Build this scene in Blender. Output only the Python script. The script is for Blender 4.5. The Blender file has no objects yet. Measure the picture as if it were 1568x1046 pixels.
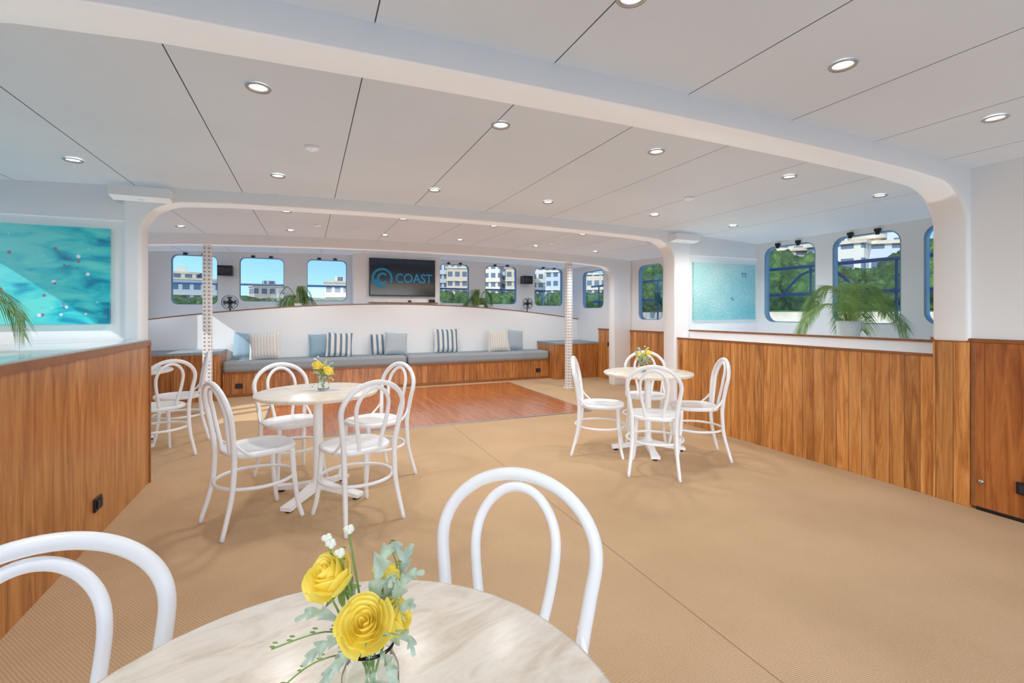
import bpy, bmesh, math, random
from mathutils import Vector, Matrix, noise
R=random.Random(7)
S=bpy.context.scene
C=S.collection
pi=math.pi
try:
    S.view_settings.view_transform='Standard'
except Exception: pass

# ------------------------------------------------------------ materials
def lin(c):
    return tuple(((x/255)/12.92 if x/255<=0.04045 else ((x/255+0.055)/1.055)**2.4) for x in c)+(1,)
class NT:
    def __init__(s,name):
        s.m=bpy.data.materials.new(name); s.m.use_nodes=True
        s.t=s.m.node_tree; s.b=s.t.nodes['Principled BSDF']; s.out=s.t.nodes['Material Output']
    def n(s,typ,**k):
        x=s.t.nodes.new(typ)
        for a,b in k.items(): setattr(x,a,b)
        return x
    def l(s,a,b): s.t.links.new(a,b)
    def setv(s,sock,v):
        if hasattr(v,'is_output') or hasattr(v,'links'): s.l(v,sock)
        else: sock.default_value=v
    def math(s,op,a,b=0.0,c=None):
        x=s.n('ShaderNodeMath',operation=op); s.setv(x.inputs[0],a); s.setv(x.inputs[1],b)
        if c is not None: s.setv(x.inputs[2],c)
        return x.outputs[0]
    def obj(s): return s.n('ShaderNodeTexCoord').outputs['Object']
    def sep(s,v):
        x=s.n('ShaderNodeSeparateXYZ'); s.l(v,x.inputs[0]); return x.outputs
    def comb(s,a,b,c):
        x=s.n('ShaderNodeCombineXYZ'); s.setv(x.inputs[0],a); s.setv(x.inputs[1],b); s.setv(x.inputs[2],c); return x.outputs[0]
    def scale(s,v,sc):
        x=s.n('ShaderNodeMapping'); s.l(v,x.inputs[0]); x.inputs['Scale'].default_value=sc; return x.outputs[0]
    def noise(s,v,sc=5,det=4,rough=.5,dist=0):
        x=s.n('ShaderNodeTexNoise'); s.l(v,x.inputs['Vector']); x.inputs['Scale'].default_value=sc
        x.inputs['Detail'].default_value=det; x.inputs['Roughness'].default_value=rough; x.inputs['Distortion'].default_value=dist
        return x.outputs[0]
    def ramp(s,f,stops):
        x=s.n('ShaderNodeValToRGB'); s.setv(x.inputs[0],f); e=x.color_ramp.elements
        while len(e)<len(stops): e.new(.5)
        for i,(p,c) in enumerate(stops): e[i].position=p; e[i].color=c if len(c)==4 else lin(c)
        return x.outputs[0]
    def mix(s,f,a,b,mode='MIX'):
        x=s.n('ShaderNodeMix',data_type='RGBA',blend_type=mode)
        s.setv(x.inputs[0],f); s.setv(x.inputs[6],a); s.setv(x.inputs[7],b); return x.outputs[2]
    def bump(s,h,st=.3,d=.01):
        x=s.n('ShaderNodeBump'); s.l(h,x.inputs['Height']); x.inputs['Strength'].default_value=st; x.inputs['Distance'].default_value=d
        s.l(x.outputs[0],s.b.inputs['Normal'])
    def base(s,c,rough=.5,metal=0,spec=.5):
        s.setv(s.b.inputs['Base Color'],c); s.setv(s.b.inputs['Roughness'],rough); s.b.inputs['Metallic'].default_value=metal
        s.b.inputs['Specular IOR Level'].default_value=spec

def plain(name,c,rough=.5,metal=0,var=.04,sc=6,spec=.5):
    n=NT(name); f=n.noise(n.obj(),sc,3); c=lin(c)
    a=tuple(min(1,x*(1+var)) for x in c[:3])+(1,); b=tuple(x*(1-var) for x in c[:3])+(1,)
    n.base(n.ramp(f,[(.3,b),(.7,a)]),rough,metal,spec); return n.m
def emis(name,c,st):
    n=NT(name); n.base(lin(c),.5); n.b.inputs['Emission Color'].default_value=lin(c); n.b.inputs['Emission Strength'].default_value=st; return n.m

def wood(name,dark,mid,light,plank='Y',w=.1,grain='Z',rough=.32,groove=.035,pvar=.35,gs=1.0):
    n=NT(name); o=n.sep(n.obj()); ax={'X':0,'Y':1,'Z':2}
    p=n.math('DIVIDE',o[ax[plank]],w); idn=n.math('FLOOR',p); fr=n.math('FRACT',p)
    wn=n.n('ShaderNodeTexWhiteNoise',noise_dimensions='1D'); n.l(idn,wn.inputs['W']); rv=wn.outputs[0]
    along=n.math('MULTIPLY_ADD',o[ax[grain]],1.1*gs,n.math('MULTIPLY',rv,37.0))
    oth=[a for a in 'XYZ' if a!=grain]
    A=n.math('MULTIPLY',o[ax[oth[0]]],13*gs); B=n.math('MULTIPLY',o[ax[oth[1]]],13*gs)
    v=n.comb(along,A,B)
    g1=n.noise(v,1.3,6,.6,1.2); 
    v2=n.comb(n.math('MULTIPLY',along,2.5),n.math('MULTIPLY',A,7),n.math('MULTIPLY',B,7)); g2=n.noise(v2,2,3,.6)
    g=n.math('ADD',n.math('MULTIPLY',g1,.75),n.math('MULTIPLY',g2,.25))
    col=n.ramp(g,[(.34,dark),(.5,mid),(.66,light)])
    br=n.math('MULTIPLY_ADD',rv,pvar,1-pvar*.5)
    hs=n.n('ShaderNodeHueSaturation'); n.l(col,hs.inputs['Color']); n.l(br,hs.inputs['Value'])
    e=n.math('MINIMUM',fr,n.math('SUBTRACT',1.0,fr))
    gm=n.math('LESS_THAN',e,groove)
    n.base(n.mix(n.math('MULTIPLY',gm,.55),hs.outputs[0],lin((70,35,12))),rough)
    n.b.inputs['Coat Weight'].default_value=.22; n.b.inputs['Coat Roughness'].default_value=.15
    n.bump(n.math('SUBTRACT',n.math('MULTIPLY',g,.15),gm),.25,.004)
    return n.m

M={}
M['white']=plain('white_paint',(245,246,246),.35,var=.01,sc=2)
M['chair']=plain('white_lacquer',(238,239,240),.28,var=.01)
M['wallw']=plain('white_wall_paint',(243,244,244),.4,var=.012,sc=1.5)
M['hull']=plain('pale_grey_wall_paint',(235,237,239),.4,var=.012,sc=1.5)
M['dark']=plain('grey_shadow_gap',(96,96,96),.8)
M['black']=plain('black_plastic',(20,20,22),.35)
M['metal']=plain('brushed_aluminium',(190,190,190),.35,1)
M['wframe']=plain('blue_grey_window_frame',(120,152,176),.4)
M['railblue']=plain('blue_railing_paint',(50,80,120),.4)
n=NT('ceiling_vinyl'); o=n.obj(); f=n.noise(o,90,3); n.base(n.ramp(n.noise(o,1.2,3),[(.3,(204,208,212)),(.7,(210,214,218))]),.6); n.bump(f,.08,.002); M['ceil']=n.m
# carpet
n=NT('ribbed_sisal_carpet'); o=n.obj(); s3=n.sep(o)
diag=n.math('ADD',n.math('MULTIPLY',s3[0],.8),n.math('MULTIPLY',s3[1],.6))
rib=n.math('SINE',n.math('MULTIPLY',diag,2*pi/.011))
rib=n.math('MULTIPLY_ADD',rib,.5,.5)
fn=n.noise(o,220,2,.6); big=n.noise(o,1.3,3)
col=n.ramp(n.math('ADD',n.math('MULTIPLY',big,.35),n.math('MULTIPLY',fn,.65)),[(.3,(184,152,116)),(.7,(222,190,153))])
col=n.mix(n.math('MULTIPLY',rib,.22),col,lin((138,106,74)))
seam=n.math('LESS_THAN',n.math('ABSOLUTE',n.math('SUBTRACT',s3[0],1.52)),.003)
col=n.mix(n.math('MULTIPLY',seam,.5),col,lin((90,65,40)))
n.base(col,.95,0,.1); n.bump(n.math('ADD',rib,fn),.4,.004); M['carpet']=n.m
M['woodR']=wood('teak_tongue_and_groove',(150,86,34),(200,132,66),(226,164,96),'Y',.098,'Z',groove=.035)
M['woodL']=wood('teak_panel_veneer',(140,82,34),(184,120,60),(210,148,86),'Y',.62,'Z',groove=.003,pvar=.1)
M['woodX']=wood('teak_boards_crosswise',(140,78,32),(184,116,58),(212,148,84),'X',.098,'Z')
M['woodD']=wood('dark_teak_door',(126,64,22),(170,98,42),(194,120,60),'Y',.2,'Z',groove=.01,pvar=.1)
M['woodC']=plain('teak_capping',(146,92,50),.3,var=.15,sc=14)
M['floorw']=wood('polished_dance_floor',(156,84,40),(182,106,54),(198,122,66),'X',.085,'Y',rough=.18,groove=.012,pvar=.12)
# marble
n=NT('cream_marble'); o=n.obj(); v=n.n('ShaderNodeMapping'); n.l(o,v.inputs[0]); v.inputs['Rotation'].default_value=(0,0,.9); v.inputs['Scale'].default_value=(3.5,12,3)
f=n.noise(v.outputs[0],1.8,7,.66,1.4)
n.base(n.ramp(f,[(.3,(210,194,172)),(.46,(226,214,197)),(.58,(234,225,211)),(.75,(222,208,189))]),.24); M['marble']=n.m
n=NT('grey_cushion_fabric'); o=n.obj(); f=n.noise(o,160,2); n.base(n.ramp(f,[(.3,(144,153,158)),(.7,(166,175,180))]),.9,0,.1); n.bump(f,.2,.003); M['cush']=n.m
def fabric(name,a,b,stripes=None):
    n=NT(name); o=n.obj(); f=n.noise(o,150,2); col=n.ramp(f,[(.3,a),(.7,b)])
    if stripes:
        x=n.sep(o)[0]; fr=n.math('FRACT',n.math('MULTIPLY',x,stripes[0]))
        m1=n.math('LESS_THAN',fr,stripes[1]); col=n.mix(m1,col,lin(stripes[2]))
    n.base(col,.9,0,.1); n.bump(f,.2,.002); return n.m
M['pblue']=fabric('pillow_pale_blue',(140,170,188),(168,192,206))
M['pcream']=fabric('pillow_cream',(214,211,203),(230,228,220),(22,.18,(190,190,184)))
M['pgrey']=fabric('pillow_grey',(170,182,190),(190,200,206))
M['pstripe']=fabric('pillow_blue_stripe',(218,219,215),(232,232,228),(11,.42,(112,134,154)))
# glass pane
n=NT('window_glass'); tr=n.n('ShaderNodeBsdfTransparent'); gl=n.n('ShaderNodeBsdfGlossy'); gl.inputs['Roughness'].default_value=.02
tr.inputs[0].default_value=(.93,.97,1,1)
mx=n.n('ShaderNodeMixShader'); mx.inputs[0].default_value=.04; n.l(tr.outputs[0],mx.inputs[1]); n.l(gl.outputs[0],mx.inputs[2]); n.l(mx.outputs[0],n.out.inputs[0]); M['glass']=n.m
n=NT('counter_glass_top'); n.base(lin((196,210,208)),.06,0,.8); M['ctop']=n.m
n=NT('vase_glass'); n.base((.96,1,.98,1),.02); n.b.inputs['Transmission Weight'].default_value=1; n.b.inputs['IOR'].default_value=1.35; M['vglass']=n.m
# perforated post
n=NT('perforated_white_post'); o=n.sep(n.obj())
def cell(c,k,of=0.0): return n.math('SUBTRACT',n.math('FRACT',n.math('MULTIPLY_ADD',c,k,of)),.5)
cz_=cell(o[2],20.0); cx2=cell(o[0],20.8,.0); cy2=cell(o[1],20.8,.0)
d2=n.math('ADD',n.math('MULTIPLY',cz_,cz_),n.math('MULTIPLY',cx2,cx2))
d3=n.math('ADD',n.math('MULTIPLY',cz_,cz_),n.math('MULTIPLY',cy2,cy2))
dm=n.math('LESS_THAN',n.math('MINIMUM',d2,d3),.06)
n.base(n.mix(n.math('MULTIPLY',dm,.75),lin((240,238,235)),lin((130,112,98))),.4); M['post']=n.m

# ------------------------------------------------------------ mesh builder
def cr(P,k=6,closed=False):
    P=[Vector(p) for p in P]; out=[]; n_=len(P); rng=n_ if closed else n_-1
    for i in range(rng):
        if closed: p0,p1,p2,p3=P[(i-1)%n_],P[i],P[(i+1)%n_],P[(i+2)%n_]
        else: p0,p1,p2,p3=P[max(i-1,0)],P[i],P[i+1],P[min(i+2,n_-1)]
        for j in range(k):
            t=j/k
            out.append(.5*((2*p1)+(p2-p0)*t+(2*p0-5*p1+4*p2-p3)*t*t+(3*p1-p0-3*p2+p3)*t**3))
    if not closed: out.append(P[-1])
    return out
class MB:
    def __init__(s): s.v=[];s.f=[];s.m=[];s.s=[]
    def add(s,vs,fs,mi=0,sm=False,T=None):
        b=len(s.v)
        s.v+= [tuple(T@Vector(v)) if T else tuple(v) for v in vs]
        for f in fs: s.f.append(tuple(i+b for i in f)); s.m.append(mi); s.s.append(sm)
    def box(s,x0,x1,y0,y1,z0,z1,mi=0,T=None):
        s.add([(x0,y0,z0),(x1,y0,z0),(x1,y1,z0),(x0,y1,z0),(x0,y0,z1),(x1,y0,z1),(x1,y1,z1),(x0,y1,z1)],
              [(0,3,2,1),(4,5,6,7),(0,1,5,4),(1,2,6,5),(2,3,7,6),(3,0,4,7)],mi,False,T)
    def tube(s,P,r,n=10,closed=False,mi=0,T=None):
        P=[Vector(p) for p in P]; N=len(P); rr_=r if isinstance(r,(list,tuple)) else [r]*N
        if len(rr_)!=N: rr_=[rr_[0]+(rr_[-1]-rr_[0])*i/(N-1) for i in range(N)]
        tan=[]
        for i in range(N):
            a=P[(i-1)%N] if (closed or i>0) else P[i]; b=P[(i+1)%N] if (closed or i<N-1) else P[i]
            tan.append((b-a).normalized())
        up=Vector((0,0,1)) if abs(tan[0].z)<.9 else Vector((1,0,0))
        nrm=(up-tan[0]*up.dot(tan[0])).normalized(); vs=[]
        for i in range(N):
            nrm=(nrm-tan[i]*nrm.dot(tan[i])).normalized(); bn=tan[i].cross(nrm)
            for j in range(n):
                a=2*pi*j/n; vs.append(P[i]+(nrm*math.cos(a)+bn*math.sin(a))*rr_[i])
        fs=[]
        for i in range(N if closed else N-1):
            i2=(i+1)%N
            for j in range(n): j2=(j+1)%n; fs.append((i*n+j,i*n+j2,i2*n+j2,i2*n+j))
        if not closed: fs+=[tuple(reversed(range(n))),tuple((N-1)*n+j for j in range(n))]
        s.add(vs,fs,mi,True,T)
    def lathe(s,prof,n=24,mi=0,T=None,cap=True,sm=True,out=None):
        vs=[];fs=[]
        for r,z in prof:
            for j in range(n):
                a=2*pi*j/n
                k=out(a) if out else 1
                vs.append((r*k*math.cos(a),r*k*math.sin(a),z))
        for i in range(len(prof)-1):
            for j in range(n): j2=(j+1)%n; fs.append((i*n+j,i*n+j2,(i+1)*n+j2,(i+1)*n+j))
        if cap: fs+=[tuple(reversed(range(n))),tuple((len(prof)-1)*n+j for j in range(n))]
        s.add(vs,fs,mi,sm,T)
    def ball(s,c,r,mi=0,nu=10,nv=7,sc=(1,1,1),T=None):
        vs=[];fs=[]
        for i in range(nv+1):
            ph=-pi/2+pi*i/nv
            for j in range(nu):
                a=2*pi*j/nu; vs.append((c[0]+r*sc[0]*math.cos(ph)*math.cos(a),c[1]+r*sc[1]*math.cos(ph)*math.sin(a),c[2]+r*sc[2]*math.sin(ph)))
        for i in range(nv):
            for j in range(nu): j2=(j+1)%nu; fs.append((i*nu+j,i*nu+j2,(i+1)*nu+j2,(i+1)*nu+j))
        s.add(vs,fs,mi,True,T)
    def mesh(s,name,mats):
        me=bpy.data.meshes.new(name); me.from_pydata(s.v,[],s.f)
        for m in mats: me.materials.append(m)
        me.polygons.foreach_set('material_index',s.m); me.polygons.foreach_set('use_smooth',s.s); me.update(); return me
    def build(s,name,mats,parent=None,bev=0,seg=2):
        me=s.mesh(name,mats)
        return place(name,me,parent=parent,bev=bev,seg=seg)
def place(name,me,loc=(0,0,0),rot=0,parent=None,bev=0,seg=2,scale=1):
    o=bpy.data.objects.new(name,me); C.objects.link(o)
    o.location=loc; o.rotation_euler=rot if isinstance(rot,tuple) else (0,0,rot); o.scale=(scale,)*3 if not isinstance(scale,tuple) else scale
    if parent: o.parent=parent
    if bev:
        b=o.modifiers.new('bevel','BEVEL'); b.width=bev; b.segments=seg; b.limit_method='ANGLE'; b.angle_limit=math.radians(40)
    return o
def empty(name,loc=(0,0,0),rot=0):
    o=bpy.data.objects.new(name,None); C.objects.link(o); o.location=loc; o.rotation_euler=(0,0,rot); o.empty_display_size=.1; return o
def rr(u0,u1,v0,v1,r,n=7):
    out=[]
    for cx,cy,a0 in ((u1-r,v1-r,0),(u0+r,v1-r,90),(u0+r,v0+r,180),(u1-r,v0+r,270)):
        for i in range(n+1):
            a=math.radians(a0+90*i/n); out.append((cx+r*math.cos(a),cy+r*math.sin(a)))
    return out
def plate(name,outer,holes,thick,plane,pos,mat,parent=None,bev=0):
    cu=bpy.data.curves.new(name+'_c','CURVE'); cu.dimensions='2D'; cu.fill_mode='BOTH'; cu.extrude=thick/2
    for ring in [outer]+holes:
        sp=cu.splines.new('POLY'); sp.points.add(len(ring)-1)
        for i,(u,v) in enumerate(ring): sp.points[i].co=(u,v,0,1)
        sp.use_cyclic_u=True
    co=bpy.data.objects.new('tmp',cu); C.objects.link(co)
    dg=bpy.context.evaluated_depsgraph_get(); dg.update()
    me=bpy.data.meshes.new_from_object(co.evaluated_get(dg)); bpy.data.objects.remove(co)
    for v in me.vertices:
        u,w,q=v.co
        v.co=(u,pos+q,w) if plane=='XZ' else (pos+q,u,w)
    bm=bmesh.new(); bm.from_mesh(me); bmesh.ops.remove_doubles(bm,verts=bm.verts,dist=1e-5); bmesh.ops.recalc_face_normals(bm,faces=bm.faces)
    bmesh.ops.dissolve_limit(bm,angle_limit=.01,verts=bm.verts,edges=bm.edges)
    bm.to_mesh(me); bm.free(); me.materials.clear(); me.materials.append(mat); me.name=name
    return place(name,me,parent=parent,bev=bev)

# ------------------------------------------------------------ room shell
XL,XR=-1.115,4.05      # inner half walls
HL,HR=-2.48,5.42       # hull sides
YA,YB,YC,YF=1.675,4.40,7.05,9.40
YAFT=-1.6
def cz(x,y): return 2.30-.0065*(x-1.47)**2+.02*max(0,y-4.4)

b=MB(); b.box(HL-.1,HR+.1,YAFT,YF+.1,-.12,0,0); b.build('floor',[M['carpet']])
b=MB(); b.box(-.46,3.40,5.32,8.10,.0005,.012,0)
b.box(-.485,3.425,5.295,5.32,.0005,.014,1); b.box(3.40,3.425,5.32,8.12,.0005,.014,1); b.box(-.485,-.46,5.32,8.12,.0005,.014,1)
b.build('dance_floor',[M['floorw'],M['metal']])
# ceiling panels
seams=[HL-.1,-1.9,-1.2,-.49,.21,.91,1.61,2.31,3.01,3.71,4.42,HR+.1]
b=MB(); ys=[YAFT,1.0,YA+.1,3.1,YB+.1,5.8,YC+.08,8.3,YF+.1]
for i in range(len(seams)-1):
    x0,x1=seams[i]+.0024,seams[i+1]-.0024
    for j in range(len(ys)-1):
        y0,y1=ys[j],ys[j+1]; n_=3
        for k in range(n_):
            a0=x0+(x1-x0)*k/n_; a1=x0+(x1-x0)*(k+1)/n_
            b.add([(a0,y0,cz(a0,y0)),(a0,y1,cz(a0,y1)),(a1,y1,cz(a1,y1)),(a1,y0,cz(a1,y0))],[(0,1,2,3)],0)
N=24
for k in range(N):
    a0=seams[0]+(seams[-1]-seams[0])*k/N; a1=seams[0]+(seams[-1]-seams[0])*(k+1)/N
    for j in range(len(ys)-1):
        y0,y1=ys[j],ys[j+1]
        b.add([(a0,y0,cz(a0,y0)+.008),(a0,y1,cz(a0,y1)+.008),(a1,y1,cz(a1,y1)+.008),(a1,y0,cz(a1,y0)+.008)],[(0,1,2,3)],1)
        b.add([(a0,y0,cz(a0,y0)+.1),(a0,y1,cz(a0,y1)+.1),(a1,y1,cz(a1,y1)+.1),(a1,y0,cz(a1,y0)+.1)],[(0,1,2,3)],1)
b.build('ceiling',[M['ceil'],M['dark']])

# arched frames
def arch_frame(name,y0,y1,xi0,xi1,xo0,xo1,drop,rad,zb,mat,soft=.02):
    ym=(y0+y1)/2
    top=[(xo0+(xo1-xo0)*i/24,cz(xo0+(xo1-xo0)*i/24,ym)+.02) for i in range(25)]
    inn=[]
    zl=cz(xi0,ym)-drop; zr=cz(xi1,ym)-drop
    inn.append((xi1,zb))
    for i in range(11):
        a=pi/2*i/10; inn.append((xi1-rad+rad*math.cos(a),zr-rad*.8+rad*.8*math.sin(a)))
    for i in range(1,16):
        x=(xi1-rad)+((xi0+rad)-(xi1-rad))*i/16; inn.append((x,cz(x,ym)-drop))
    for i in range(11):
        a=pi/2+pi/2*i/10; inn.append((xi0+rad+rad*math.cos(a),zl-rad*.8+rad*.8*math.sin(a)))
    inn.append((xi0,zb))
    outer=top+[(xo1,zb)]+inn+[(xo0,zb)]
    return plate(name,outer,[],y1-y0,'XZ',ym,mat,bev=soft)
arch_frame('trim_1',YA,YA+.20,XL+.01,XR-.03,XL-.16,XR+.14,.11,.36,1.10,M['white'])
arch_frame('trim_2',YB,YB+.20,XL-.05,XR-.04,XL-.16,XR+.2,.10,.30,.0,M['white'])
arch_frame('trim_3',YC,YC+.16,-2.10,5.03,HL,HR,.14,.30,.0,M['white'])

# outboard bulkheads at frame B, with moulding line
for nm,x0,x1 in (('wall_bulkhead_left',HL,XL-.16),('wall_bulkhead_right',XR+.2,HR)):
    n_=6; top=[(x0+(x1-x0)*i/n_,cz(x0+(x1-x0)*i/n_,YB)+.02) for i in range(n_+1)]
    plate(nm,top+[(x1,0),(x0,0)],[],.1,'XZ',YB+.075,M['wallw'])
b=MB(); b.box(HL,XL-.16,YB+.012,YB+.03,1.985,2.0,0); b.build('trim_4',[M['white']],bev=.004)
b=MB(); b.box(XR+.2,HR,YB+.012,YB+.03,2.0,2.012,0); b.build('trim_5',[M['white']],bev=.004)

# hull walls with windows
ws=1.18;wt=2.135
right_w=[(1.92,2.592),(2.782,3.452),(3.646,4.315),(5.42,6.12),(6.22,6.85)]
rw_hole=[(y0,y1,ws,wt) for y0,y1 in right_w]+[(7.94,8.72,1.40,2.17)]
def wall_yz(name,x,y0,y1,z0,ztop,holes,mat,th=.08):
    return plate(name,[(y0,z0),(y1,z0),(y1,ztop),(y0,ztop)],[rr(a,b_,c,d,.12) for a,b_,c,d in holes],th,'YZ',x,mat)
wall_yz('wall_right',HR+.04,YA-.1,YF+.08,-.1,2.5,rw_hole,M['hull'])
left_hole=[(y0,y1,ws,wt) for y0,y1 in right_w]+[(7.74,8.52,1.2,2.17)]
wall_yz('wall_left',HL-.04,YA-.1,YF+.08,-.1,2.5,left_hole,M['hull'])
fw=[(-2.08,-1.42,1.44,2.27),(-1.094,-.398,1.50,2.27),(-.02,.666,1.52,2.28),(2.451,3.077,1.50,2.30),(3.439,4.16,1.49,2.30),(4.60,5.30,1.46,2.29)]
plate('wall_front',[(HL,-.1),(HR,-.1),(HR,2.55),(HL,2.55)],[rr(a,b_,c,d,.09) for a,b_,c,d in fw],.08,'XZ',YF+.04,M['hull'])
wi=[0]
def window(plane,pos,u0,u1,v0,v1,r):
    wi[0]+=1
    e=empty('window_%d'%wi[0])
    plate('frame',rr(u0,u1,v0,v1,r),[rr(u0+.009,u1-.009,v0+.009,v1-.009,r*.95)],.082,plane,pos,M['wframe'],parent=e)
    plate('glass',rr(u0+.009,u1-.009,v0+.009,v1-.009,r*.93),[],.006,plane,pos+.02,M['glass'],parent=e)
    return e
for h in rw_hole: window('YZ',HR+.04,*h,.12)
for h in left_hole: window('YZ',HL-.04,*h,.12)
for h in fw: window('XZ',YF+.04,*h,.09)
# black window latches
b=MB()
for y0,y1 in right_w[:4]:
    for f in (.3,.7):
        y=y0+(y1-y0)*f; b.box(HR-.035,HR-.002,y-.028,y+.028,wt+.003,wt+.035,0); b.box(HR-.03,HR-.01,y-.018,y+.018,wt-.03,wt+.003,0)
b.build('window_latches',[M['black']],bev=.005)
b=MB()
for x0,x1,z0,z1 in fw:
    for f in (.3,.7):
        x=x0+(x1-x0)*f; b.box(x-.03,x+.03,YF-.03,YF-.002,z1+.002,z1+.035,0)
b.build('window_latches',[M['black']],bev=.005)

# near side walls (behind frame A)
b=MB(); b.box(XR,XR+.12,YAFT,YA,1.12,2.32,0); b.build('wall_right_aft',[M['wallw']])
b=MB(); b.box(XR-.012,XR+.10,YAFT,YA-.005,0.02,1.10,0); b.box(XR-.02,XR+.1,YAFT,YA-.005,1.10,1.125,1)
b.box(XR-.016,XR,YA-.03,YA-.005,.02,1.10,1); b.box(XR-.014,XR,YAFT,YA-.03,.0,.025,2)
b.build('door_1',[M['woodD'],M['woodC'],M['black']],bev=.004)
b=MB(); b.box(XL-.12,XL,YAFT,YA-.1,0,2.32,0); b.build('wall_left_aft',[M['wallw']])
# raised wood at frame A leg
b=MB(); b.box(XR-.012,XR+.13,YA,YA+.205,0,1.10,0); b.box(XR-.022,XR+.13,YA-.004,YA+.215,1.10,1.125,1); b.build('wall_right_pillar_panelling',[M['woodR'],M['woodC']],bev=.004)
# right half wall, shelf
b=MB(); b.box(XR,XR+.10,YA+.205,YB-.001,0,1.0,0); b.box(XR-.008,XR+.03,YA+.205,YB-.001,.985,1.005,1)
b.build('wall_right_panelling',[M['woodR'],M['woodC']],bev=.003)
b=MB(); b.box(XR+.10,HR,YA+.1,YB+.02,0,1.0,0); b.box(XR+.17,XR+.21,YA+.2,YB-.02,1.0,1.078,0)
b.box(XR+.155,XR+.215,YA+.2,YB-.02,1.078,1.095,1); b.build('window_shelf',[M['wallw'],M['woodC']],bev=.003)
# bulkhead A outboard
b=MB(); b.box(XR+.1,HR,YA-.1,YA+.02,0,2.3,0); b.build('wall_bulkhead_aft_right',[M['wallw']])
b=MB(); b.box(HL,XL-.1,YA-.1,YA+.02,0,2.3,0); b.build('wall_bulkhead_aft_left',[M['wallw']])
# left bar counter
b=MB(); b.box(HL+.005,XL,YA+.025,YB+.005,0,1.075,0); b.box(XL,XL+.012,YA+.025,YB+.012,1.045,1.085,1)
b.box(XL-.03,XL+.012,YB-.01,YB+.012,0,1.07,1)
b.box(HL+.6,XL-.005,YA+.025,YB-.005,1.075,1.095,2); b.build('bar_counter',[M['woodL'],M['woodC'],M['ctop']],bev=.003)

# far bay wainscot / cabinets / bench
b=MB(); b.box(HR-.03,HR,YB+.2,8.08,0,.965,0); b.box(HR-.045,HR,YB+.2,8.08,.965,.99,1); b.build('wall_right_wainscot',[M['woodR'],M['woodC']],bev=.003)
b=MB(); b.box(HL,HL+.03,YB+.2,8.08,0,.965,0); b.box(HL,HL+.045,YB+.2,8.08,.965,.99,1); b.build('wall_left_wainscot',[M['woodR'],M['woodC']],bev=.003)
for x0,x1 in ((4.42,HR-.005),(HL+.005,-1.22)):
    b=MB(); b.box(x0,x1,8.10,8.90,0,.68,0); b.box(x0-.01 if x0>0 else x0,x1 if x0>0 else x1+.01,8.085,8.90,.68,.715,1)
    b.build('side_cabinet',[M['woodX'],M['cush']],bev=.004)
b=MB(); b.box(-1.20,4.40,8.36,8.90,0.0,.385,0); b.box(-1.20,4.40,8.345,8.36,.36,.39,1); b.box(-1.20,4.40,8.35,8.36,0,.05,1)
b.build('bench_base',[M['woodX'],M['woodC']],bev=.003)
for x0,x1 in ((-1.2,1.59),(1.61,4.4)):
    b=MB(); b.box(x0,x1,8.33,8.90,.392,.55,0); b.build('bench_cushion',[M['cush']],bev=.045,seg=4)
arc=lambda x:1.46-.019*(x-1.47)**2
xs=[HL+(HR-HL)*i/30 for i in range(31)]
plate('wall_bench_backrest',[(x,arc(x)) for x in xs]+[(HR,.4),(HL,.4)],[],.08,'XZ',8.95,M['wallw'],bev=.012)
plate('trim_6',[(x,arc(x)+.012) for x in xs]+[(x,arc(x)-.003) for x in reversed(xs)],[],.095,'XZ',8.95,M['woodC'])
b=MB(); b.box(HL,HR,8.99,YF,.0,1.17,0); b.build('window_ledge_front',[M['wallw']])

# posts
for x in (4.14,-1.19):
    b=MB(); b.box(-.048,.048,-.048,.048,0,2.19,0); b.box(-.07,.07,-.07,.07,0,.015,1)
    o=b.build('perforated_column',[M['post'],M['white']],bev=.005); o.location=(x,7.13 if x<0 else 7.12,0)

# ------------------------------------------------------------ ceiling fittings
b=MB(); b.lathe([(.036,-.002),(.047,-.004),(.052,-.008),(.048,-.013),(.037,-.010),(.036,-.002)],28,0,cap=False)
b.lathe([(.001,-.0035),(.037,-.0035)],28,1,cap=False,sm=False)
dl=b.mesh('downlight_mesh',[M['metal'],emis('downlight_glow',(255,253,248),9)])
gx=[-1.34,-.2,.94,1.98,3.18,4.25]
for y in (-.4,1.22,2.33,3.77,5.12,6.45,8.0):
    for x in gx:
        if y<1.5 and (x<-1 or x>4): continue
        o=place('downlight',dl,(x,y,cz(x,y)))
        en={1.22:34,3.77:38,6.45:42,8.0:34}.get(y,0)
        if en and x in (-.2,1.98,4.25,.94,3.18) and not (y in (1.22,8.0) and x in(.94,3.18)):
            L=bpy.data.lights.new('downlight_lamp','SPOT'); L.energy=en; L.spot_size=math.radians(160); L.spot_blend=.7; L.shadow_soft_size=.08; L.color=(1,.99,.975)
            lo=bpy.data.objects.new('lamp',L); C.objects.link(lo); lo.parent=o; lo.location=(0,0,-.03)
b=MB(); b.lathe([(.042,0),(.042,-.009),(.032,-.02),(.018,-.022),(.016,-.027),(.001,-.028)],24,0)
sd=b.mesh('smoke_detector_mesh',[M['white']])
for x,y in ((0.02,3.06),(2.99,3.11),(.1,5.9),(3.2,6.0)): place('smoke_detector',sd,(x,y,cz(x,y)))
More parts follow.
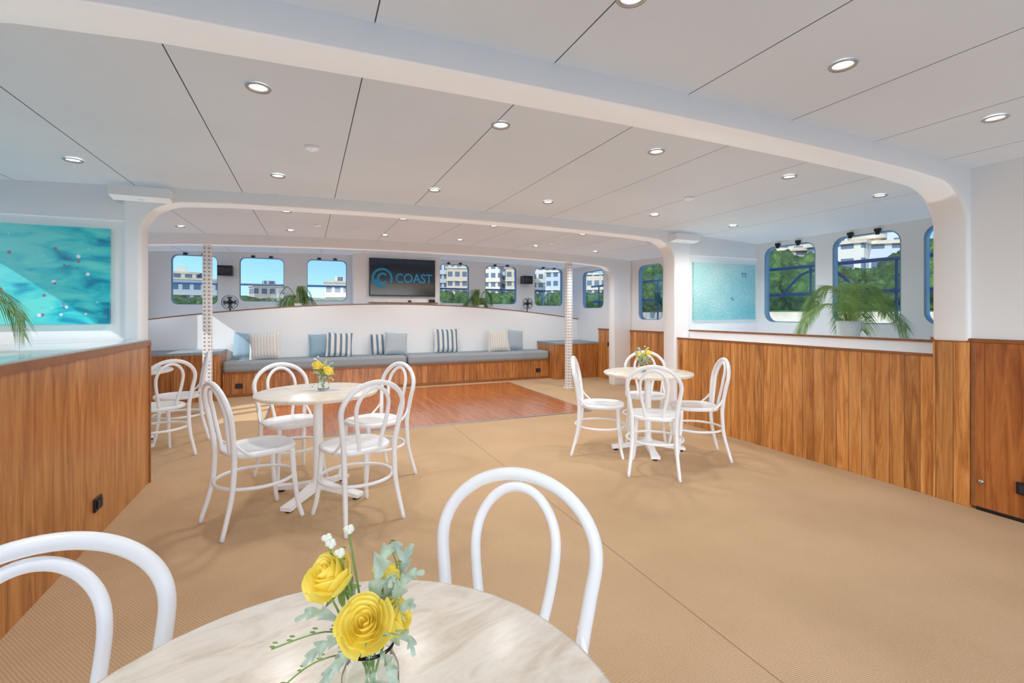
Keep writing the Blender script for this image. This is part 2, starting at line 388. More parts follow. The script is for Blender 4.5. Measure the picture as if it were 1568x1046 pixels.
# wedge speaker boxes at frame B corners
for sx,x0,x1 in ((1,-1.33,-.96),(-1,3.93,4.30)):
    b=MB(); y0,y1=YB-.13,YB-.002; z1=2.225; z0=2.135
    b.add([(x0,y0+.02,z0+.02),(x1,y0+.02,z0+.02),(x1,y1,z0),(x0,y1,z0),(x0,y0,z1),(x1,y0,z1),(x1,y1,z1),(x0,y1,z1)],
          [(0,3,2,1),(4,5,6,7),(0,1,5,4),(1,2,6,5),(2,3,7,6),(3,0,4,7)],0)
    b.lathe([(.02,0),(.02,-.005)],16,1,T=Matrix.Translation(((x0+x1)/2,(y0+y1)/2,z0+.005)))
    b.build('ceiling_speaker_box',[M['white'],M['hull']],bev=.012)

# ------------------------------------------------------------ chair
b=MB()
def seat_out(a):
    c_,s_=math.cos(a),math.sin(a); p=2.6
    k=(abs(c_)**p+abs(s_)**p)**(-1/p)
    return k*(1+.03*s_)
b.lathe([(.150,.432),(.196,.434),(.204,.442),(.204,.456),(.197,.464),(.172,.466),(.165,.462),(.09,.459),(.001,.459)],40,0,out=seat_out)
pts=[(-.192,-.262,0),(-.170,-.205,.22),(-.168,-.190,.40),(-.174,-.194,.50),(-.192,-.208,.62),(-.204,-.222,.70)]
ar=[(-.206*math.cos(a),-.222-.038*math.sin(a),.70+.175*math.sin(a)) for a in [pi*i/10 for i in range(1,10)]]
path=pts+ar+[(-x,y,z) for x,y,z in reversed(pts)]
P=cr(path,5); rad=[.0125+.0035*min(1,p.z/.3) for p in P]
b.tube(P,rad,14)
pin=[(-.066,-.178,.452),(-.078,-.190,.53),(-.096,-.205,.62),(-.106,-.217,.70)]
ar=[(-.109*math.cos(a),-.217-.036*math.sin(a),.70+.145*math.sin(a)) for a in [pi*i/8 for i in range(1,8)]]
b.tube(cr(pin+ar+[(-x,y,z) for x,y,z in reversed(pin)],5),.0125,14)
for sx in (-1,1):
    P=cr([(sx*.150,.150,.44),(sx*.160,.160,.26),(sx*.172,.178,.1),(sx*.190,.20,0)],5)
    b.tube(P,[.0175,.0125],12)
    b.tube(cr([(sx*.172,-.2,.56),(sx*.190,-.165,.50),(sx*.194,-.11,.452)],4),.009,8)
b.tube([( .225*math.cos(2*pi*i/36),-.012+.225*math.sin(2*pi*i/36),.262) for i in range(36)],.0105,10,closed=True)
chair_me=b.mesh('dining_chair_mesh',[M['chair']])
def chair(x,y,fx,fy): place('dining_chair',chair_me,(x,y,0),math.atan2(-fx,fy))
chairs=[(.322,.925,-.695,-.72),(-.353,.873,.427,-.903),
 (-.295,3.38,.9,.43),(.277,3.175,-.38,.925),(-.114,4.06,.384,-.923),(.474,3.84,-.89,-.46),
 (2.50,3.70,.8,-.6),(2.636,3.125,.66,.75),(3.23,3.29,-.867,.497),(3.18,3.91,-.607,-.795),
 (-1.25,5.18,-.6,.8),(-1.22,5.78,-.97,-.2)]
for c_ in chairs: chair(*c_)
# ------------------------------------------------------------ table
b=MB()
b.lathe([(.001,.712),(.39,.712),(.405,.716),(.412,.726),(.408,.737),(.400,.740),(.001,.740)],72,1)
b.lathe([(.10,.712),(.10,.704),(.034,.700),(.032,.66),(.032,.13),(.045,.10),(.06,.085),(.06,.06),(.03,.055)],28,0)
for k in range(4):
    T=Matrix.Rotation(pi/4+k*pi/2,4,'Z')
    b.add([(0,-.042,.105),(0,.042,.105),(0,.042,.062),(0,-.042,.062),(.20,-.028,.062),(.20,.028,.062),(.20,.028,.030),(.20,-.028,.030),
           (.335,-.040,.040),(.335,.040,.040),(.335,.040,.016),(.335,-.040,.016)],
          [(0,4,5,1),(4,8,9,5),(3,2,6,7),(7,6,10,11),(0,3,7,4),(4,7,11,8),(1,5,6,2),(5,9,10,6),(8,11,10,9)],0,False,T)
    b.lathe([(.022,0),(.022,.018)],14,2,T=T@Matrix.Translation((.30,0,0)))
table_me=b.mesh('round_table_mesh',[M['white'],M['marble'],M['black']])
tabs=[(.01,.62,.3),(.064,3.632,.15),(2.94,3.58,.3),(-1.65,5.65,.2)]
for x,y,r in tabs: place('round_pedestal_table',table_me,(x,y,0),r)

# ------------------------------------------------------------ flowers
n=NT('yellow_rose_petal'); o=n.obj(); f=n.noise(o,40,3); pc=n.ramp(f,[(.3,(253,230,84)),(.7,(255,244,146))]); n.base(pc,.6,0,.2)
tl=n.n('ShaderNodeBsdfTranslucent'); n.l(pc,tl.inputs[0]); mx=n.n('ShaderNodeMixShader'); mx.inputs[0].default_value=.35
n.l(n.b.outputs[0],mx.inputs[1]); n.l(tl.outputs[0],mx.inputs[2]); n.l(mx.outputs[0],n.out.inputs[0]); M['petal']=n.m
M['leafs']=plain('silver_dusty_miller_leaf',(180,196,176),.7,var=.22,sc=60)
M['leafg']=plain('green_stem_leaf',(128,160,84),.55,var=.25,sc=50)
M['budw']=plain('white_bud_petals',(240,240,222),.6,var=.05)
n=NT('palm_leaf_green'); f=n.noise(n.obj(),9,3); pc=n.ramp(f,[(.3,(92,130,62)),(.7,(150,180,102))]); n.base(pc,.45,0,.4)
tl=n.n('ShaderNodeBsdfTranslucent'); n.l(pc,tl.inputs[0]); mx=n.n('ShaderNodeMixShader'); mx.inputs[0].default_value=.3
n.l(n.b.outputs[0],mx.inputs[1]); n.l(tl.outputs[0],mx.inputs[2]); n.l(mx.outputs[0],n.out.inputs[0]); M['palm']=n.m
M['palm2']=plain('palm_stem',(150,156,84),.5,var=.2)
def rose(mb,c,axis,r,mi,seed):
    rr_=random.Random(seed); ax=Vector(axis).normalized(); q=Vector((0,0,1)).rotation_difference(ax).to_matrix().to_4x4(); T=Matrix.Translation(c)@q
    layers=[(2,.10,.16,.86,1.2,.00),(3,.22,.30,.86,1.05,.00),(3,.36,.44,.84,1.00,.03),(4,.52,.58,.80,.95,.10),(5,.68,.72,.70,.85,.20),(5,.82,.86,.52,.78,.30)]
    for li,(cnt,r0,r1,h,wd,curl) in enumerate(layers):
        for k in range(cnt):
            ph=2*pi*k/cnt+li*1.1+rr_.uniform(-.15,.15); nu,nv=10,9; vs=[];fs=[]; half=wd*1.25*(pi/cnt if cnt>3 else pi/2.6)
            for j in range(nv+1):
                v=j/nv
                for i in range(nu+1):
                    u=-1+2*i/nu
                    wv=math.sin(min(1,v*1.35+.22)*pi/2)
                    rim=1-.22*abs(u)**2.5*v
                    a=ph+u*half*wv
                    rad_=r*( .08+(r0-.08)*math.sin(min(1,v*1.5)*pi/2) + (r1-r0)*v + curl*max(0,v-.6)**1.3*1.8 + .06*u*v +.018*math.sin(5*u+seed+k)*v)
                    z=r*(-.75+ (h+.75)*v*rim - curl*max(0,v-.78)*2.0)
                    vs.append((rad_*math.cos(a),rad_*math.sin(a),z))
            for j in range(nv):
                for i in range(nu): p=j*(nu+1)+i; fs.append((p,p+1,p+nu+2,p+nu+1))
            mb.add(vs,fs,mi,True,T)
    for k in range(5):
        a=2*pi*k/5; vs=[];
        for j in range(5):
            v=j/4; w=.16*r*math.sin(pi*min(1,.25+v*.75)); rad_=r*(.1+.75*v); z=r*(-.78-.2*v*v)
            for sg in (-1,1): vs.append((rad_*math.cos(a)-sg*w*math.sin(a),rad_*math.sin(a)+sg*w*math.cos(a),z))
        mb.add(vs,[(2*j,2*j+1,2*j+3,2*j+2) for j in range(4)],mi+1,True,T)
    mb.ball((0,0,-.8*r),.2*r,mi+1,8,6,T=T)
def lobed(mb,path,W,mi,nl=5):
    P=cr(path,20); N=len(P); vs=[];fs=[]
    for i,p in enumerate(P):
        t=i/(N-1); tan=(P[min(i+1,N-1)]-P[max(i-1,0)]).normalized()
        s_=tan.cross(Vector((.25,-1,.35))).normalized()
        nr=s_.cross(tan)
        fr=(nl*t+.2)%1.0
        w=W*(math.sin(pi*min(1,.08+t*.95))**.7)*(.28+.72*(fr**.8 if fr<.82 else (1-fr)/.18))
        for k,u in enumerate((-1,-.5,0,.5,1)):
            vs.append(p+s_*w*u+nr*(abs(u)*w*.7*math.sin(t*15+u*2))+tan*abs(u)*w*.6)
    for i in range(N-1):
        for k in range(4): q=i*5+k; fs.append((q,q+1,q+6,q+5))
    mb.add(vs,fs,mi,True)
b=MB()
rose(b,(-.054,-.005,.176),(-.35,-.55,.9),.035,0,3)
rose(b,(.006,-.042,.134),(.12,-.70,.75),.037,0,8)
rose(b,(.014,.03,.160),(.2,.4,.8),.022,0,5)
rose(b,(.036,-.008,.122),(.9,-.3,.5),.024,0,11)
for p0,p1 in (((-.054,-.005,.15),(.006,.004,.012)),((.004,-.02,.11),(-.01,.0,.012)),((.014,.03,.145),(0,-.006,.012)),((.03,-.004,.11),(0,.006,.012)),((-.066,.01,.222),(.0,.01,.02)),((-.035,.012,.234),(.008,0,.02)),((-.044,.0,.208),(-.006,.006,.02))):
    m_=((p0[0]*.4),(p0[1]*.4),p0[2]*.55); b.tube(cr([p0,m_,p1],6),.0017,6,mi=1)
for c_ in ((-.066,.01,.226),(-.035,.012,.238),(-.044,.0,.210),(-.058,.004,.221)):
    for k in range(6):
        a=k*pi/3; b.ball((c_[0]+.004*math.cos(a),c_[1]+.003*math.sin(a),c_[2]+.002*math.sin(2*a)),.0042,2,8,5)
    b.ball(c_,.005,2,8,5)
L_=[([(.0,.0,.1),(.008,.0,.16),(.018,.0,.205),(.036,-.005,.220),(.052,-.01,.20)],.015),
 ([(.005,0,.1),(.035,.0,.15),(.055,-.005,.18),(.08,-.01,.188)],.013),
 ([(.01,0,.09),(.035,-.01,.12),(.055,-.02,.15),(.07,-.03,.15)],.013),
 ([(.01,-.01,.09),(.035,-.02,.105),(.06,-.03,.11),(.07,-.04,.09)],.012),
 ([(.01,.01,.09),(.03,.03,.14),(.04,.045,.18),(.05,.05,.20)],.013),
 ([(.0,.01,.11),(.02,.01,.15),(.028,.0,.175),(.03,-.01,.165)],.012),
 ([(-.01,0,.09),(-.04,-.01,.12),(-.075,-.015,.135),(-.1,-.02,.125)],.011),
 ([(-.01,-.01,.085),(-.035,-.025,.105),(-.06,-.04,.1),(-.075,-.05,.085)],.012),
 ([(-.01,-.015,.085),(-.03,-.035,.085),(-.05,-.05,.06),(-.058,-.055,.035)],.010),
 ([(0,-.02,.09),(-.01,-.04,.10),(-.025,-.055,.095),(-.035,-.065,.075)],.010),
 ([(-.02,.02,.09),(-.04,.035,.13),(-.05,.05,.16)],.011),
 ([(.02,-.02,.085),(.04,-.045,.08),(.05,-.055,.05)],.010)]
for p,w in L_: lobed(b,p,w,3,6 if w>.0115 else 5)
for p in ([(-.01,0,.085),(-.06,-.01,.105),(-.13,-.02,.088)],[(-.01,-.01,.08),(-.07,-.03,.075),(-.125,-.045,.035)],[(0,0,.1),(-.04,.01,.15),(-.05,.02,.2)],[(0,.02,.1),(.03,.03,.16),(.02,.03,.205)]):
    Q=cr(p,8); b.tube(Q,.0011,5,mi=1)
    for i in range(4,len(Q),3):
        for sg in (-1,1):
            e=Q[i]+Vector((.003,.004*sg,.006)); b.ball(e,.0024,1,6,4,(1.8,.5,.6))
bouq=b.mesh('bouquet',[M['petal'],M['leafg'],M['budw'],M['leafs']])
b=MB()
b.lathe([(.001,.0),(.034,.0),(.038,.004),(.040,.02),(.039,.045),(.033,.060),(.029,.068),(.033,.080),(.0345,.086),(.0325,.086),(.031,.079),(.027,.068),(.031,.059),(.036,.045),(.037,.02),(.034,.008),(.001,.007)],32,0,cap=False)
vase=b.mesh('glass_vase',[M['vglass']])
def flowers(x,y,rot,sc=1):
    e=empty('flower_vase',(x,y,.741),rot); e.scale=(sc,)*3
    place('vase',vase,parent=e); place('bouquet',bouq,parent=e)
th=math.atan2(312,723)
flowers(.081,.693,-th)
flowers(.10,3.66,.6); flowers(2.90,3.62,2.1)

# ------------------------------------------------------------ palms
def palm_mesh(seed,spread,height,nf=15,flat=1.0):
    q=random.Random(seed); b=MB()
    for k in range(nf):
        a=2*pi*k/nf*2.4+q.uniform(-.2,.2); up=.35+.65*((k*7)%nf)/(nf-1); Lh=spread*(1.0-.45*up)*q.uniform(.88,1.0); H=height*up*.86
        dr=Vector((math.cos(a),math.sin(a)*flat,0)); dn=dr.normalized(); drop=q.uniform(.35,.65)*height*(1.1-up*.55)
        P=cr([Vector((0,0,0))+dr*.015,dr*Lh*.14+Vector((0,0,H*.62)),dr*Lh*.46+Vector((0,0,H)),dr*Lh*.82+Vector((0,0,H*.9-drop*.35)),dr*Lh*.98+Vector((0,0,H*.68-drop*.8))],9)
        b.tube(P,[.006,.0014],5,mi=1); N=len(P); sd=Vector((-dn.y,dn.x,0))
        for i in range(10,N):
            t=(i-10)/(N-11); tan=(P[min(i+1,N-1)]-P[i-1]).normalized()
            ll=spread*.36*(math.sin(pi*min(1,.25+t*.66)))*q.uniform(.8,1.1)
            for sg in (-1,1):
                d=(sd*sg*(.75)*(flat*.7+.3)+tan*.8+Vector((0,0,.12))).normalized()
                w=.0046; vs=[];wd=tan.cross(d).cross(d).normalized()
                for j,(tt,ww) in enumerate(((0,.5),(.3,1),(.65,.8),(1,.05))):
                    p=P[i]+d*ll*tt+Vector((0,0,-ll*.55*tt*tt))
                    vs+=[p-wd*w*ww,p+wd*w*ww]
                b.add(vs,[(0,1,3,2),(2,3,5,4),(4,5,7,6)],0,True)
    return b.mesh('fronds',[M['palm'],M['palm2']])
b=MB(); b.lathe([(.001,0),(.075,0),(.085,.01),(.10,.20),(.105,.215),(.10,.22),(.09,.205),(.001,.20)],28,0); b.lathe([(.001,.198),(.088,.206)],20,1,cap=False)
pot=b.mesh('pot',[M['white'],M['dark']])
pm1=palm_mesh(3,.60,.60,14); pm2=palm_mesh(9,.46,.52,14,.36)
def palm(x,y,z,me,rot,ps=1,fz=0):
    e=empty('potted_palm',(x,y,z),rot); place('pot',pot,parent=e,scale=(ps,ps,ps*(1.35 if fz else 1))); place('fronds',me,(0,0,.20*ps+fz),parent=e)
palm(4.74,2.87,1.0,pm1,.4); palm(-.2,9.18,1.17,pm2,0,1.0,.07); palm(3.23,9.18,1.17,pm2,pi,1.0,.07); palm(-1.84,3.27,1.095,pm1,2.0)

# ------------------------------------------------------------ pictures
n=NT('aerial_beach_print_turquoise'); o=n.sep(n.obj())
w1=n.noise(n.comb(n.math('MULTIPLY',o[0],1.2),0.0,n.math('MULTIPLY',o[2],3.2)),3.0,4,.5,.6)
mask=n.math('MULTIPLY_ADD',n.math('SUBTRACT',o[0],-1.62),.22,w1)
mask=n.math('ADD',mask,n.math('MULTIPLY',n.math('SUBTRACT',1.5,o[2]),.04))
col=n.ramp(mask,[(.38,(110,228,220)),(.52,(58,208,214)),(.61,(26,164,190)),(.70,(16,126,160))])
vo=n.n('ShaderNodeTexVoronoi'); n.l(n.comb(o[0],0.0,o[2]),vo.inputs['Vector']); vo.inputs['Scale'].default_value=17; vo.inputs['Randomness'].default_value=1
wn=n.sep(vo.outputs['Color'])
clus=n.noise(n.comb(o[0],1.0,o[2]),3.2,2)
dot=n.math('MULTIPLY',n.math('LESS_THAN',vo.outputs['Distance'],.21),n.math('GREATER_THAN',n.math('ADD',n.math('MULTIPLY',wn[0],.4),clus),.66))
dcol=n.ramp(wn[1],[(.0,(240,246,246)),(.4,(232,214,224)),(.6,(70,80,120)),(1,(180,120,150))])
n.base(n.mix(dot,col,dcol),.3); M['art1']=n.m
n=NT('aerial_sea_print_pale'); o=n.sep(n.obj()); v=n.comb(o[0],0.0,o[2]); f=n.noise(v,48,6,.8); g=n.noise(v,2.5,3)
col=n.ramp(n.math('ADD',n.math('MULTIPLY',f,.75),n.math('MULTIPLY',g,.25)),[(.40,(100,190,196)),(.5,(150,212,210)),(.6,(226,242,238))])
low=n.ramp(n.math('MULTIPLY_ADD',n.math('SUBTRACT',o[0],4.3),.5,n.math('SUBTRACT',1.7,o[2])),[(.1,(206,230,222)),(.8,(90,190,206))])
colm=n.mix(.45,col,low)
spk=n.math('GREATER_THAN',n.noise(v,38,3),.52)
bx=n.math('LESS_THAN',n.math('ABSOLUTE',n.math('SUBTRACT',o[0],5.16)),.055); bz=n.math('LESS_THAN',n.math('ABSOLUTE',n.math('SUBTRACT',o[2],1.78)),.03)
colm=n.mix(n.math('MULTIPLY',n.math('MULTIPLY',bx,bz),spk),colm,lin((40,110,150)))
bx=n.math('LESS_THAN',n.math('ABSOLUTE',n.math('SUBTRACT',o[0],4.95)),.03); bz=n.math('LESS_THAN',n.math('ABSOLUTE',n.math('SUBTRACT',o[2],1.48)),.02)
colm=n.mix(n.math('MULTIPLY',n.math('MULTIPLY',bx,bz),spk),colm,lin((40,110,150)))
n.base(colm,.3); M['art2']=n.m
for nm,x0,x1,m in (('wall_art_print',-2.42,-1.352,'art1'),('wall_art_print',4.305,5.355,'art2')):
    b=MB(); b.box(x0,x1,YB-.006,YB+.024,1.212,1.918,0); b.build(nm,[M[m]],bev=.003)

# ------------------------------------------------------------ TV unit
b=MB(); b.box(.75,2.37,9.06,YF-.001,1.17,2.40,0); b.build('tv_cabinet',[M['wallw']],bev=.01)
b=MB(); b.box(1.02,2.32,8.99,9.06,1.485,1.50,0); b.build('tv_shelf',[M['woodC']],bev=.003)
tv=empty('television',(1.645,9.0,1.965))
b=MB(); b.box(-.615,.615,0,.055,-.352,.352,0); b.box(-.600,.600,-.003,0,-.330,.338,1)
n=NT('tv_screen_image'); o=n.sep(n.obj()); f=n.noise(n.comb(n.math('MULTIPLY',o[0],2),0.0,n.math('MULTIPLY',o[2],8)),3,4)
g=n.ramp(n.math('ADD',n.math('ADD',o[2],.33),n.math('MULTIPLY',f,.12)),[(.08,(28,32,36)),(.25,(84,76,66)),(.34,(36,46,60)),(.6,(18,28,42)),(.78,(34,54,74))])
n.base(g,.12); n.l(g,n.b.inputs['Emission Color']); n.b.inputs['Emission Strength'].default_value=.15
b.build('screen',[M['black'],n.m],parent=tv,bev=.004)
teal=emis('screen_logo_teal',(20,120,155),.25)
def arcm(mb,cx,cz_,r0,r1,a0,a1,y,mi=0):
    N=40; vs=[]
    for i in range(N+1):
        a=math.radians(a0+(a1-a0)*i/N)
        vs+=[(cx+r0*math.cos(a),y,cz_+r0*math.sin(a)),(cx+r1*math.cos(a),y,cz_+r1*math.sin(a))]
    mb.add(vs,[(2*i,2*i+1,2*i+3,2*i+2) for i in range(N)],mi)
b=MB(); arcm(b,-.385,-.02,.150,.190,-30,290,-.006); arcm(b,-.375,-.02,.065,.105,40,320,-.006); arcm(b,-.38,-.02,.106,.149,190,250,-.0061)
b.build('logo',[teal],parent=tv)
cu=bpy.data.curves.new('screen_text','FONT'); cu.body='COAST'; cu.size=.27; cu.align_x='CENTER'; cu.align_y='CENTER'; cu.extrude=.001; cu.offset=.004; cu.materials.append(teal)
to=bpy.data.objects.new('lettering',cu); C.objects.link(to); to.parent=tv; to.rotation_euler=(pi/2,0,0); to.location=(.205,-.008,-.02); to.scale=(.80,.9,1)
b=MB(); b.box(1.10,1.24,9.0,9.05,1.50,1.525,0); b.box(1.35,1.45,9.0,9.05,1.50,1.53,0); b.box(1.75,1.80,9.0,9.05,1.50,1.54,1); b.box(1.9,2.1,9.0,9.05,1.50,1.515,0); b.box(2.14,2.26,9.0,9.05,1.50,1.56,1)
b.build('media_players',[M['white'],M['black']],bev=.004)

def fan(x,z):
    e=empty('desk_fan',(x,9.08,z))
    b=MB()
    for r,y in ((.12,0),(.12,.03),(.085,-.012),(.05,-.018)):
        b.tube([(r*math.cos(2*pi*i/28),y,r*math.sin(2*pi*i/28)) for i in range(28)],.003,6,closed=True)
    for i in range(16):
        a=2*pi*i/16; b.tube([(.02*math.cos(a),-.02,.02*math.sin(a)),(.085*math.cos(a),-.012,.085*math.sin(a)),(.12*math.cos(a),0,.12*math.sin(a))],.0014,5)
    for k in range(4):
        a=k*pi/2; vs=[]
        for j in range(5):
            rr_=.02+.085*j/4
            for s_,yy in ((-.35,.008),(.45,.024)): vs.append((rr_*math.cos(a+s_),yy,rr_*math.sin(a+s_)))
        b.add(vs,[(2*j,2*j+1,2*j+3,2*j+2) for j in range(4)],1,True)
    b.ball((0,.03,0),.04,0,12,8,(1,1.2,1))
    b.tube([(0,.05,-.03),(0,.05,-(z-1.175))],.01,8); b.lathe([(.06,0),(.06,.012),(.02,.02)],20,0,T=Matrix.Translation((0,.05,1.172-z)))
    b.build('fan_body',[M['black'],plain('grey_blade',(110,112,115),.4)],parent=e)
fan(-1.2,1.475); fan(4.29,1.50)
for x in (-1.28,4.36):
    b=MB(); b.box(x-.12,x+.10,9.2,9.36,1.93,2.10,0); b.box(x-.03,x+.03,9.36,9.40,1.99,2.04,0)
    for k,(dx,r) in enumerate(((-.05,.06),(.05,.035))):
        b.lathe([(.001,.006),(r*.5,.001),(r,.006),(r,0)],20,1,T=Matrix.Translation((x-.01+dx,9.198,2.015))@Matrix.Rotation(pi/2,4,'X'))
    b.build('wall_speaker',[M['black'],plain('speaker_cone',(60,60,64),.6)],bev=.01)

def outlet(x,y,z,ax,w=.10,h=.075):
    b=MB()
    if ax=='X+': b.box(x,x+.012,y-w/2,y+w/2,z-h/2,z+h/2,0); b.box(x+.012,x+.02,y-w/3,y-.006,z-h/3,z+h/3,1); b.box(x+.012,x+.02,y+.006,y+w/3,z-h/3,z+h/3,1)
    elif ax=='X-': b.box(x-.012,x,y-w/2,y+w/2,z-h/2,z+h/2,0); b.box(x-.018,x-.012,y-w/3,y-.006,z-h/3,z+h/3,1); b.box(x-.018,x-.012,y+.006,y+w/3,z-h/3,z+h/3,1)
    else: b.box(x-w/2,x+w/2,y-.012,y,z-h/2,z+h/2,0); b.box(x-w/3,x-.006,y-.018,y-.012,z-h/3,z+h/3,1); b.box(x+.006,x+w/3,y-.018,y-.012,z-h/3,z+h/3,1)
    b.build('power_outlet',[M['black'],plain('dark_grey_socket',(45,45,48),.4)],bev=.003)
outlet(XL+.001,3.43,.20,'X+'); outlet(-.98,8.359,.17,'Y'); outlet(4.17,8.359,.17,'Y'); outlet(HR-.031,7.7,.69,'X-'); outlet(XR-.013,1.40,.21,'X-')
b=MB(); b.lathe([(.014,0),(.014,.006),(.006,.009)],18,0,T=Matrix.Translation((XR-.012,1.62,.19))@Matrix.Rotation(-pi/2,4,'Y')); b.build('door_lock',[M['metal']])

# ------------------------------------------------------------ pillows
def pillow(w,h,t):
    b=MB(); n_=14
    for sg in (-1,1):
        vs=[];fs=[]
        for j in range(n_+1):
            for i in range(n_+1):
                u=-1+2*i/n_; v=-1+2*j/n_
                x=u*w/2*(1-.07*(1-v*v)*abs(u)); z=v*h/2*(1-.07*(1-u*u)*abs(v))
                y=sg*t/2*(max(0,(1-u**4))*max(0,(1-v**4)))**.55
                vs.append((x,y,z+h/2))
        for j in range(n_):
            for i in range(n_):
                p=j*(n_+1)+i; q=(p,p+1,p+n_+2,p+n_+1); fs.append(q if sg<0 else q[::-1])
        b.add(vs,fs,0,True)
    return b
PL=[(-.90,'pblue',.45,8.75,.15),(-.64,'pcream',.46,8.58,-.12),(.22,'pblue',.42,8.75,-.1),(.48,'pstripe',.44,8.60,.1),(1.22,'pstripe',.40,8.75,-.08),(1.44,'pgrey',.42,8.60,.12),(2.40,'pstripe',.48,8.72,.03),(3.42,'pcream',.46,8.58,-.06),(3.82,'pgrey',.44,8.75,.22)]
for x,m,w,y,rz in PL:
    o=pillow(w,w*.95,.13).build('throw_pillow',[M[m]]); o.location=(x,y-.03,.552); o.rotation_euler=(math.radians(-12),rz*.6,rz)

# ------------------------------------------------------------ outside
n=NT('harbour_water'); f=n.noise(n.scale(n.obj(),(1,1,1)),.8,4); n.base(n.ramp(f,[(.3,(60,120,150)),(.7,(90,155,185))]),.15); n.bump(f,.3,.3); 
b=MB(); b.lathe([(.5,0),(900,0)],64,0,cap=False); o=b.build('harbour_water',[n.m]); o.location=(0,0,-2.2)
n=NT('tree_foliage'); f=n.noise(n.obj(),1.6,6,.7); n.base(n.ramp(f,[(.3,(30,54,24)),(.5,(68,104,44)),(.7,(124,156,74))]),.8); n.bump(f,1,.6); M['fol']=n.m
M['stone']=plain('sandstone_seawall',(196,182,158),.9,var=.2,sc=.8)
M['grass']=plain('park_grass',(86,120,54),.9,var=.2,sc=.5)
def Rad(ph):
    return 95 if ph<32 else (95-(ph-32)/10*50 if ph<42 else 45)
b=MB(); q=random.Random(5)
ico=bmesh.new(); bmesh.ops.create_icosphere(ico,subdivisions=3,radius=1); iv=[v.co.copy() for v in ico.verts]; fi=[tuple(v.index for v in f.verts) for f in ico.faces]; ico.free()
for ph in [i*.75 for i in range(-44,110)]:
    rd=Rad(ph)*q.uniform(1.0,1.12); H=(2.2 if ph<8 else 3.6) if ph<35 else (2.6 if 57.5<ph<62.5 else 4.6)
    H*=q.uniform(.75,1.2); a=math.radians(ph); c0=Vector((rd*math.sin(a),rd*math.cos(a),0))
    rw=(rd*.016+.8)*q.uniform(.8,1.2)
    off=Vector((q.uniform(0,99),q.uniform(0,99),0)); vs=[]
    for v in iv:
        k=1+.45*noise.noise(v*2.2+off)+.25*noise.noise(v*6+off)
        vs.append((c0.x+v.x*rw*k*1.3,c0.y+v.y*rw*k*1.3,1.6+H*.5+v.z*H*.55*k))
    b.add(vs,fi,0,True)
b.build('tree_line',[M['fol']])
b=MB()
for i in range(-46,110,2):
    def pt(ph,k,z): a=math.radians(ph); r_=Rad(ph)*k; return (r_*math.sin(a),r_*math.cos(a),z)
    p0,p1=i*.75*1.0,(i+2)*.75
    b.add([pt(p0,.9,-2.3),pt(p1,.9,-2.3),pt(p1,.9,1.4),pt(p0,.9,1.4)],[(0,1,2,3)],0)
    b.add([pt(p0,.9,1.4),pt(p1,.9,1.4),pt(p1,1.6,2.2),pt(p0,1.6,2.2)],[(0,1,2,3)],1)
b.build('foreshore_embankment',[M['stone'],M['grass']])
def facade(name,wall,glass):
    n=NT(name); o=n.sep(n.obj())
    hx=n.math('FRACT',n.math('MULTIPLY',n.math('ADD',o[0],o[1]),.42)); hz=n.math('FRACT',n.math('MULTIPLY',o[2],.33))
    win=n.math('MULTIPLY',n.math('GREATER_THAN',hx,.35),n.math('GREATER_THAN',hz,.45))
    n.base(n.mix(win,lin(wall),lin(glass)),.6); return n.m
AP=[facade('apartment_facade_cream',(204,196,180),(84,102,120)),facade('apartment_facade_grey',(170,176,180),(70,90,110)),facade('apartment_facade_tan',(184,168,148),(80,92,104))]
q=random.Random(11); bi=0
for px,top,w,dist in ((278,420,7,150),(300,430,10,150),(412,440,10,170),(520,434,8,150),(684,402,9,170),(702,412,8,160),(748,408,9,165),(772,404,10,175),(792,412,8,160),(835,410,10,170),(856,418,8,160),(905,422,9,160),(1285,378,7,85),(1300,366,6,95),(1325,370,9,90),(1352,362,7,95),(1372,376,8,88),(1215,388,10,90)):
    t=(px-784)/723; k=math.sqrt(1+t*t); d=dist/k; X=d*(t*.9182+.3962); Y=d*(.9182-t*.3962); z=1.29+(480-top)*d/723
    b=MB(); b.box(-w/2,w/2,-w/3,w/3,0,z,0); b.box(-w/2-.4,w/2+.4,-w/3-.4,w/3+.4,z,z+.5,1); b.box(-w/6,w/6,-w/8,w/8,z+.5,z+2.0,0)
    for f in range(1,int(z/3)): b.box(-w/2-.3,w/2+.3,-w/3-.5,-w/3,f*3,f*3+.25,1)
    o=b.build('waterfront_building',[AP[bi%3],M['stone']]); bi+=1; o.location=(X,Y,0); o.rotation_euler=(0,0,-math.atan2(X,Y)+q.uniform(-.3,.3))
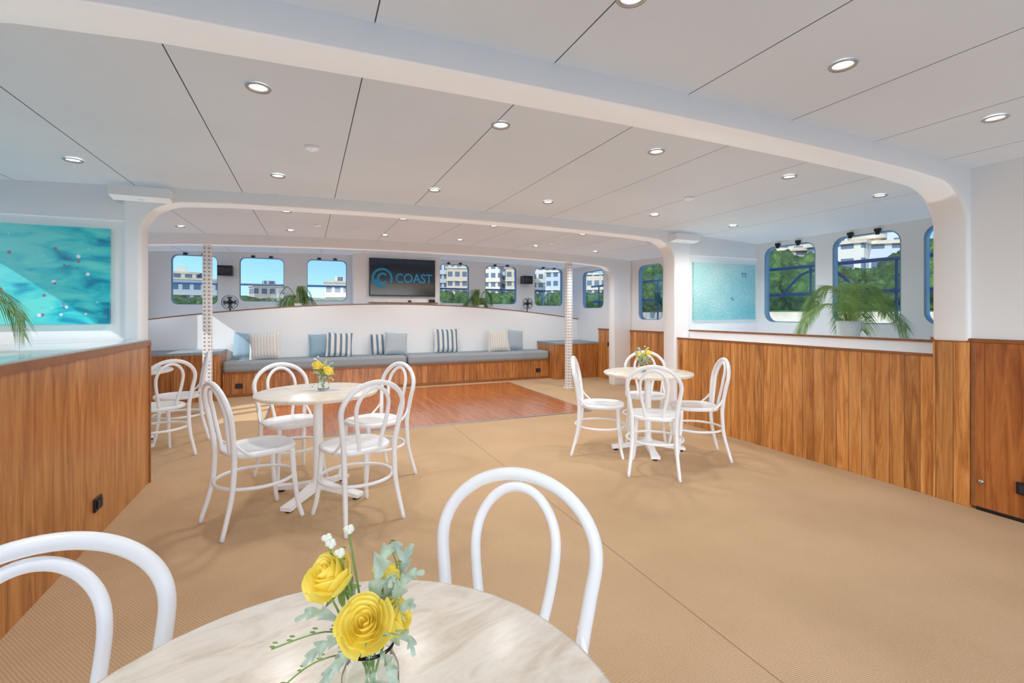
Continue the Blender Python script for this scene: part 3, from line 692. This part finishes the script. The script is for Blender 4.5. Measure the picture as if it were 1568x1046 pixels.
# boat deck railings
b=MB(); X=6.15
for z in (1.92,1.55): b.tube([(X,1,z),(X,9.5,z)],.022,8)
for i in range(9): y=1.2+i*1.0; b.tube([(X,y,.1),(X,y,1.92)],.016,8)
for i in range(4): y=1.6+i*2; b.tube(cr([(X,y,1.55),(X,y+.25,1.8),(X,y+.5,1.86),(X,y+.75,1.8),(X,y+1,1.55)],4),.018,8)
b.box(5.52,6.3,1,9.6,.0,.1,1); b.build('deck_railing',[M['railblue'],M['hull']])
b=MB(); Y=10.6
for z in (1.86,): b.tube([(-2.5,Y,z),(5.5,Y,z)],.02,8)
for i in range(5): x=-2.4+i*1.96; b.tube([(x,Y,.1),(x,Y,1.86)],.015,8)
b.box(-2.6,6.2,9.62,10.8,0,.1,1); b.build('deck_railing',[M['railblue'],M['hull']])

# ------------------------------------------------------------ light
W=bpy.data.worlds.new('World'); S.world=W; W.use_nodes=True; nt=W.node_tree; bg=nt.nodes['Background']
sk=nt.nodes.new('ShaderNodeTexSky'); sk.sky_type='NISHITA'; sk.sun_disc=False; sk.sun_elevation=math.radians(48); sk.sun_rotation=math.radians(-70); sk.air_density=1.0; sk.dust_density=.1; sk.ozone_density=3.0
mxw=nt.nodes.new('ShaderNodeMix'); mxw.data_type='RGBA'; mxw.blend_type='MULTIPLY'; mxw.inputs[0].default_value=1; mxw.inputs[7].default_value=(.62,.88,1.15,1)
nt.links.new(sk.outputs[0],mxw.inputs[6]); nt.links.new(mxw.outputs[2],bg.inputs[0]); bg.inputs[1].default_value=.17
def sun(name,travel,en,ang,col=(1,1,1),sh=True):
    L=bpy.data.lights.new(name,'SUN'); L.energy=en; L.angle=math.radians(ang); L.color=col; L.use_shadow=sh
    o=bpy.data.objects.new(name,L); C.objects.link(o); o.rotation_euler=Vector(travel).to_track_quat('-Z','Y').to_euler(); return o
sun('sun',(.75,.35,-.6),4.0,.6,(1,.97,.92))
sun('aft_fill_sun',(.24,1,.03),4.9,70,(.98,.99,1))  # added wide fill from behind the camera, evens out the room
sun('ceiling_fill_sun',(.1,.35,1),2.1,90,(.88,.95,1),False)  # added shadowless fill aimed upward, brightens the ceiling

cam=bpy.data.cameras.new('camera'); co=bpy.data.objects.new('camera',cam); C.objects.link(co)
co.location=(0,0,1.29); co.rotation_euler=(pi/2,0,-th); cam.sensor_width=36; cam.lens=36*723/1568; cam.shift_y=-.0274; cam.clip_start=.02; cam.clip_end=2000
S.camera=co
